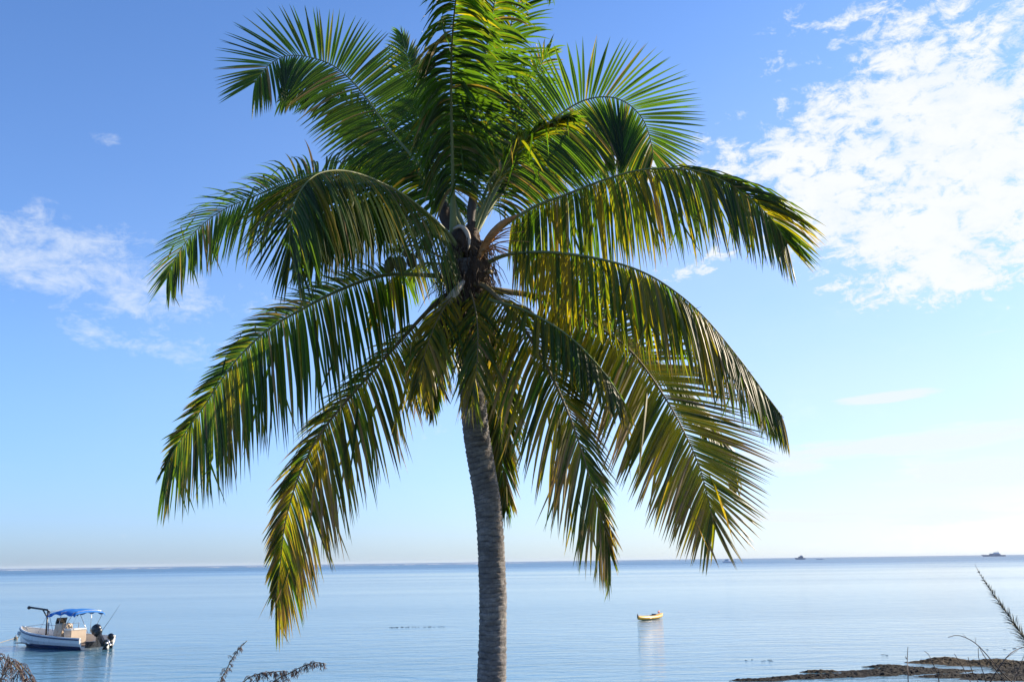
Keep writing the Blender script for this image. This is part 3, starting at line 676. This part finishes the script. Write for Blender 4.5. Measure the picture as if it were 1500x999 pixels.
cp.add(vs, fs); cp.build('canopy', MAT['blue'], boat)
fr = MB()
for s in (1, -1):
    for x0, x1 in ((1.8, .8), (1.9, 1.75), (2.0, 2.8)):
        fr.tube([(x0, s*1.0, .55), (x1, s*.88, 1.78)], .014, 6)
    fr.tube([(2.8, s*.88, 1.75), (3.5, s*.95, .62)], .008, 5)
for x in (.8, 1.75, 2.8): fr.tube([(x, q*.88/4, 1.86-.10*(q/4)**2) for q in range(-4, 5)], .014, 6)
fr.build('canopy_frame', MAT['metal'], boat)
# davit post at the bow
dv = MB(); dv.tube([(3.95, .1, .2), (3.95, .1, 1.78)], .045, 8); dv.tube([(3.9, .1, 1.78), (3.98, .12, 1.84), (5.0, .45, 1.98)], .05, 8)
dv.ell((5.02, .46, 1.96), (.12, .08, .09), 10, 6); dv.tube([(3.95, .1, 1.45), (4.25, .19, 1.86)], .035, 6); dv.ell((3.88, .1, 1.72), (.09, .09, .08), 10, 6)
dv.build('davit', MAT['black'], boat)
# outboard, tilted up
ob = MB(); T3 = Matrix.Rotation(R(42), 3, 'Y')
def eo(c, r, j=0): ob.ell(Vector((-.3, .2, .72))+T3 @ Vector(c), r, 14, 9, T3, j)
eo((0, 0, .30), (.30, .24, .26), .05); eo((-.02, 0, .12), (.26, .20, .20))
mo = ob.build('outboard_motor', MAT['black'], boat)
ob = MB(); ob.box(Vector((-.3, .2, .72))+T3 @ Vector((-.02, 0, -.32)), (.24, .13, .75), T3, .9)
ob.box(Vector((-.3, .2, .72))+T3 @ Vector((-.12, 0, -.62)), (.42, .22, .03), T3); ob.ell(Vector((-.3, .2, .72))+T3 @ Vector((-.05, 0, -.80)), (.26, .07, .07), 12, 8, T3)
ob.box(Vector((-.3, .2, .72))+T3 @ Vector((0, 0, -.95)), (.16, .03, .24), T3, 1.2); ob.build('lower_leg', MAT['black'], mo, False)
ob = MB()
for k in range(3):
    an = k*2.1; ob.ell(Vector((-.3, .2, .72))+T3 @ Vector((-.33, .10*math.cos(an), -.80+.10*math.sin(an))), (.02, .05+.05*abs(math.cos(an)), .05+.05*abs(math.sin(an))), 8, 6, T3)
ob.build('propeller', MAT['metal'], mo)
br = MB(); br.box((-.08, -.05, .35), (.16, .34, .5)); br.box((-.12, .45, .25), (.2, .55, .28)); br.build('motor_bracket', MAT['black'], boat, False, .01)
au = MB(); au.ell((-.2, -.62, .55), (.2, .15, .17), 12, 8); au.box((-.25, -.62, .25), (.14, .1, .55)); au.build('auxiliary_motor', MAT['black'], boat)
rd_ = MB(); rd_.tube([(.15, -.1, .55), (-.25, -.42, 1.35), (-.62, -.72, 2.15)], [.014, .010, .005], 6); rd_.build('fishing_rod', MAT['black'], boat)
ra = MB(); ra.tube([(5.9, .12, .95), (5.3, .55, 1.05), (4.6, .85, .98), (4.2, .95, .85)], .015, 6); ra.tube([(5.9, -.12, .95), (5.3, -.55, 1.05), (4.6, -.85, .98), (4.2, -.95, .85)], .015, 6)
ra.tube([(5.9, .12, .95), (5.9, -.12, .95)], .015, 6); ra.build('bow_rail', MAT['metal'], boat)
ra = MB(); ra.tube([(3.1, .6, .2), (3.1, .6, 1.25)], .03, 6); ra.build('rod_holder', MAT['metal'], boat)
cl2 = MB(); cl2.ell((6.15, .15, .62), (.09, .09, .11), 10, 7); cl2.build('fender', MAT['white'], boat)
# mooring line and its float
bow = boat.matrix_world
bpy.context.view_layer.update()
bw = boat.matrix_world @ Vector((6.15, 0, .75)); buoy = at_z(23, 936); far = at_z(-12, 945)
ml = MB(); ml.tube(catmull([bw, bw.lerp(buoy, .5)+Vector((0, 0, -.12)), buoy+Vector((0, 0, .08)), far+Vector((0, 0, .0)), far+Vector((-1.5, -.5, -.6))], 20), .022, 5)
tag(ml.build('mooring_line', MAT['rope']), 'thin mooring rope running from the white boat bow to the water', 'rope')
bu = MB(); bu.ell((0, 0, .05), (.12, .12, .12), 12, 8); bu.tube([(0, 0, .15), (0, 0, .26)], .02, 6)
b_ = bu.build('mooring_buoy', MAT['rope']); b_.location = (buoy.x, buoy.y, 0); tag(b_, 'small float on the mooring rope left of the white motorboat', 'buoy')

# ------------------------------------------------------------------ yellow kayak
ka = at_z(934, 909); kc = at_z(971, 904.2); ax = (kc-ka); KL = ax.length
kay = empty('kayak', ((ka+kc)/2), math.atan2(ax.y, ax.x)); tag(kay, 'yellow sit-on kayak floating empty on the calm lagoon', 'kayak')
kh = MB(); vs = []; fs = []; NU = 24; m_ = 12
for i in range(NU+1):
    f = i/NU*2-1; b = .38*(1-abs(f)**2.6)+.015; rise = .07*abs(f)**2.2
    for k in range(m_):
        a = 2*math.pi*k/m_; y = math.cos(a)*b; z = math.sin(a)
        z = z*.17*(1-.25*abs(f)**3) if z > 0 else z*.17*(1-.4*abs(f)**3)
        if math.sin(a) > .5: z -= .09*max(0, 1-abs(f)*1.4)*(1 if math.sin(a) > .9 else .35)
        vs.append(Vector((f*KL/2, y, .13+rise+z)))
for i in range(NU):
    for k in range(m_): fs.append((i*m_+k, i*m_+(k+1) % m_, (i+1)*m_+(k+1) % m_, (i+1)*m_+k))
fs.append(tuple(range(m_-1, -1, -1))); fs.append(tuple(NU*m_+k for k in range(m_)))
kh.add(vs, fs); kh.build('hull', MAT['yellow'], kay)
ks = MB(); ks.box((.55, 0, .27), (.06, .32, .12), Matrix.Rotation(R(15), 3, 'Y')); ks.box((.35, 0, .23), (.3, .36, .05)); ks.build('seat', MAT['black'], kay, False, .01)
ks = MB(); ks.tube([(1.0, -.2, .37), (1.25, 0, .43), (1.5, 0, .47), (1.6, .1, .44)], .035, 6); ks.build('deck_strap', MAT['red'], kay)
ks = MB(); ks.ell((-KL/2+.03, 0, .30), (.06, .04, .17), 8, 6); ks.build('end_shade', MAT['black'], kay)  # black lump put in for the shade on the kayak's left end

# ------------------------------------------------------------------ far boats
def simple_hull(mb, L, B, h, rake=.12):
    vs = []; fs = []; n = 10
    for i in range(n+1):
        u = i/n; b = B/2*(1-max(0, (u-.5)/.5)**2.2)+.02; sh = h*(1+.35*u*u)
        vs += [Vector((u*L*(1+rake*0)-L/2+rake*L*u**3, b, sh)), Vector((u*L-L/2, b*.8, -.3)), Vector((u*L-L/2, -b*.8, -.3)), Vector((u*L-L/2+rake*L*u**3, -b, sh))]
    for i in range(n):
        for k in range(4): fs.append((i*4+k, (i+1)*4+k, (i+1)*4+(k+1) % 4, i*4+(k+1) % 4))
    fs.append((0, 1, 2, 3)); fs.append((n*4+3, n*4+2, n*4+1, n*4)); mb.add(vs, fs)
c = at_z(1067, 824.0); c = Vector((c.x, c.y, 0)); k = c.y/FPX
t = empty('motorboat', c, R(112)); tag(t, 'small white cabin boat anchored below the tip of the lower right frond', 'boat')
L = 26*k; mb = MB(); simple_hull(mb, L, L*.32, 2.2*k); mb.build('hull', MAT['bright'], t, False)
mb = MB(); mb.box((0, 0, 3.6*k), (L*.42, L*.24, 2.8*k), None, .8); mb.build('cabin', MAT['bright'], t, False)
mb = MB(); mb.box((0, 0, 3.9*k), (L*.36, L*.225, .6*k)); mb.build('window', MAT['glass'], t, False)
mb = MB(); mb.box((-.05*L, 0, 5.4*k), (L*.3, L*.2, .35*k)); mb.build('roof', MAT['bright'], t, False)
def yacht(px, Yd, wpx, name, label, rz, hm, wm, mast=True):
    c = at(px, 815, Yd); c.z = 0; k = Yd/FPX; L = wpx*k
    t = empty(name, c, R(rz)); tag(t, label, 'boat')
    mb = MB(); simple_hull(mb, L*.9, L*.2, 1.9*k); mb.build('hull', hm, t, False)
    mb = MB(); mb.box((-.02*L, 0, 3.0*k), (L*.5, L*.15, 2.2*k), None, .82); mb.build('cabin', wm, t, False)
    mb = MB(); mb.box((-.02*L, 0, 3.0*k), (L*.47, L*.152, .7*k)); mb.build('window', MAT['glass'], t, False)
    mb = MB(); mb.box((-.08*L, 0, 4.8*k), (L*.28, L*.12, 1.6*k), None, .75); mb.build('flybridge', wm, t, False)
    if mast:
        mb = MB(); mb.tube([(-.12*L, 0, 5*k), (-.15*L, 0, 9*k)], .12*k, 5); mb.tube([(-.2*L, 0, 6.4*k), (0, 0, 6.4*k)], .2*k, 5); mb.build('mast', wm, t)
yacht(1172.5, 1700, 15, 'cabin_cruiser', 'small dark cabin cruiser on the horizon left of the large yacht', 167, MAT['yacht'], MAT['yacht'], False)
yacht(1457, 2000, 32, 'motor_yacht', 'large dark motor yacht with mast on the horizon at far right', 153, MAT['yacht'], MAT['yachtw'])
c = at(1201, 815, 1500); c.z = 0; t = empty('skiff', c, R(163)); tag(t, 'tiny low dark skiff just right of the cabin cruiser', 'boat')
k = 1500/FPX; mb = MB(); simple_hull(mb, 10*k, 1.8*k, .5*k); mb.build('hull', MAT['yacht'], t, False)
mb = MB(); mb.box((-1*k, 0, .8*k), (1.2*k, .6*k, .7*k), None, .7); mb.build('engine_box', MAT['yacht'], t, False)

# ------------------------------------------------------------------ foreground reeds and bare shrubs
def reed(pts, Y, label, dens=220, ln=.22, droop=1.0, seed=0, width=1.0, t0=.35):
    rn = random.Random(seed)
    W = [at(x, y, Y) for x, y in pts]; b = W[0].copy(); g = ground(b.x, Y)
    W = [Vector((b.x-(W[1].x-W[0].x)*.6, Y, g-.02)), Vector((b.x-.04, Y, (g+b.z)/2))]+W
    t = empty('reed', (W[0].x, Y, g)); tag(t, label, 'reed', 'dry reeds at the foot of the picture')
    off = t.location.copy(); C_ = catmull(W, 60); mb = MB()
    mb.tube([p-off for p in C_], [.006*(1-i/70)+.0015 for i in range(60)], 6); mb.build('stem', MAT['reedstem'], t)
    i0 = int(60*t0); hd = MB()
    # only the part above ~ first visible point carries the head
    for k in range(dens):
        f = rn.random()**.9; i = i0+int((59-i0)*f); p = C_[i]
        T = (C_[min(i+1, 59)]-C_[max(i-1, 0)]).normalized()
        d = (T*.5+Vector((rn.gauss(0, .6), rn.gauss(0, .6), rn.gauss(0, .4)))).normalized()
        l = ln*(1-.65*f)*rn.uniform(.5, 1.2); pts_ = [p]; 
        for q in range(4):
            dd = (d+Vector((0, 0, -droop*q*.45))).normalized(); pts_.append(pts_[-1]+dd*l/4)
        hd.tube([x-off for x in pts_], [.0022*width, .002*width, .0018*width, .0014*width, .0008], 3)
        for q in range(5):   # seeds along the strand
            a = rn.uniform(.3, 1)*3.99; b2 = pts_[int(a)].lerp(pts_[int(a)+1], a % 1); e = b2+Vector((rn.gauss(0, .008), rn.gauss(0, .008), -.018))
            hd.tube([b2-off, (b2+e)/2-off, e-off], [.0008, .0018*width, .0005], 3)
    hd.build('seed_head', MAT['reed'], t)
reed([(-40, 1010), (-25, 975), (0, 962), (22, 975), (38, 998), (45, 1025)], 5.2, 'arching dry brown reed plume, one at the extreme left edge', 130, .24, 2.2, 1, 1.1, .45)
reed([(-10, 1040), (5, 985), (20, 967), (32, 975), (44, 990), (52, 1012)], 5.6, 'drooping dry reed plume just right of the one at the extreme left edge', 100, .2, 2.2, 2, 1, .5)
reed([(322, 1005), (330, 985), (338, 968), (350, 950), (362, 938)], 6.2, 'upright thin dry reed, left of the two arching ones', 60, .07, .8, 3, .8, .55)
reed([(340, 1040), (352, 1006), (368, 990), (392, 985), (418, 982)], 6.2, 'arching dry reed between the upright reed and the longest one', 90, .09, 1.6, 4, .9, .55)
reed([(380, 1040), (400, 1000), (425, 985), (438, 978), (460, 970), (478, 972)], 6.2, 'longest arching dry reed, nearest to the palm trunk', 110, .10, 1.5, 5, .9, .55)
# casuarina sapling, lower right
t = empty('casuarina_sapling', (0, 0, 0)); 
Yc = 6.5; W = [at(x, y, Yc) for x, y in ((1545, 1010), (1500, 935), (1480, 905), (1462, 880), (1445, 855), (1434, 838), (1428, 826))]
gb = Vector((W[0].x+.35, Yc, 0)); gb.z = ground(gb.x, Yc); t.location = gb
tag(t, 'leaning wispy casuarina sapling with dark needles at the right edge', 'sapling')
C_ = catmull([gb, gb.lerp(W[0], .5)+Vector((.1, 0, 0))]+W, 90)
mb = MB(); mb.tube([p-gb for p in C_], [.011*(1-i/92)**1.3+.0008 for i in range(90)], 6); mb.build('stem', MAT['twig'], t)
nd = MB(); rn = random.Random(5)
for k in range(900):
    f = rn.random()**1.35; i = 30+int(59*f*.97); p = C_[i]; T = (C_[min(i+1, 89)]-C_[i-1]).normalized()
    l = (.17*(1-f)**.9+.015)*rn.uniform(.5, 1.15)
    sd = Vector((rn.gauss(0, 1), rn.gauss(0, 1), rn.gauss(0, 1))); sd = (sd-T*sd.dot(T)).normalized()
    d = (T*1.0+sd*rn.uniform(.35, .9)).normalized(); e = p+d*l
    nd.tube([p-gb, p.lerp(e, .5)+Vector((0, 0, .004))-gb, e+Vector((0, 0, -.1*l))-gb], [.0013, .0011, .0005], 3)
nd.build('needles', MAT['needle'], t)
# bare shrub twigs
def shrub(lines, Y, label, bx):
    g = ground(bx, Y); t = empty('bare_shrub', (bx, Y, g)); tag(t, label, 'shrub', 'bare shrubs at the lower right'); off = t.location.copy(); rn = random.Random(int(bx*100))
    for ln in lines:
        W = [at(x, y, Y+.1*rn.uniform(-1, 1)) for x, y in ln]
        W = [Vector((bx+rn.uniform(-.03, .03), Y, g-.02)), Vector((bx*.4+W[0].x*.6, Y, g*.5+W[0].z*.5))]+W
        C_ = catmull(W, 40); mb = MB(); mb.tube([p-off for p in C_], [.0065*(1-i/44)+.0012 for i in range(40)], 5)
        for k in range(7):
            i = rn.randint(18, 37); d = Vector((rn.gauss(0, .03), rn.gauss(0, .02), abs(rn.gauss(0, .025)))); mb.tube([C_[i]-off, C_[i]+d-off], [.0018, .0008], 4)
        mb.build('branch', MAT['twig'], t)
Ys = 7.0
shrub([[(1490, 1015), (1468, 985), (1445, 958), (1434, 946), (1420, 936), (1403, 930), (1389, 933)],
       [(1480, 1020), (1462, 985), (1445, 965), (1436, 950), (1433, 945)],
       [(1450, 1020), (1442, 990), (1434, 965), (1433, 948)],
       [(1430, 1020), (1415, 985), (1398, 957)]], Ys, 'bare arching shrub with a forked twig bending left over the seaweed', at(1490, 1100, Ys).x)
shrub([[(1435, 1030), (1450, 1000), (1465, 975), (1480, 957), (1498, 948), (1520, 946)], [(1480, 1020), (1490, 985), (1500, 960)], [(1480, 1020), (1487, 990), (1484, 965)],
       [(1440, 1020), (1425, 985), (1418, 962)]], Ys+.3, 'bare twiggy shrub nearest the right edge, under the casuarina', at(1450, 1100, Ys).x)
shrub([[(1331, 1015), (1330, 990), (1329, 965), (1330, 947)]], Ys+.2, 'single straight bare twig, left of the curved one', at(1332, 1100, Ys).x)
shrub([[(1377, 1015), (1374, 990), (1366, 970), (1360, 958), (1354, 953)]], Ys+.1, 'single bare twig with a curved top, beside the straight one', at(1378, 1100, Ys).x)

# ------------------------------------------------------------------ sea air that pales the far boats
hz = MB(); hz.box((0, 3200, 4), (15000, 8000, 16))
m, o = newmat('haze_air'); pv = N('ShaderNodeVolumePrincipled'); pv.inputs['Color'].default_value = (0.80, 0.90, 1, 1); pv.inputs['Density'].default_value = 0.00008
nt.links.new(pv.outputs[0], o.inputs['Volume'])
tag(hz.build('haze', m, None, False), kind='stuff')
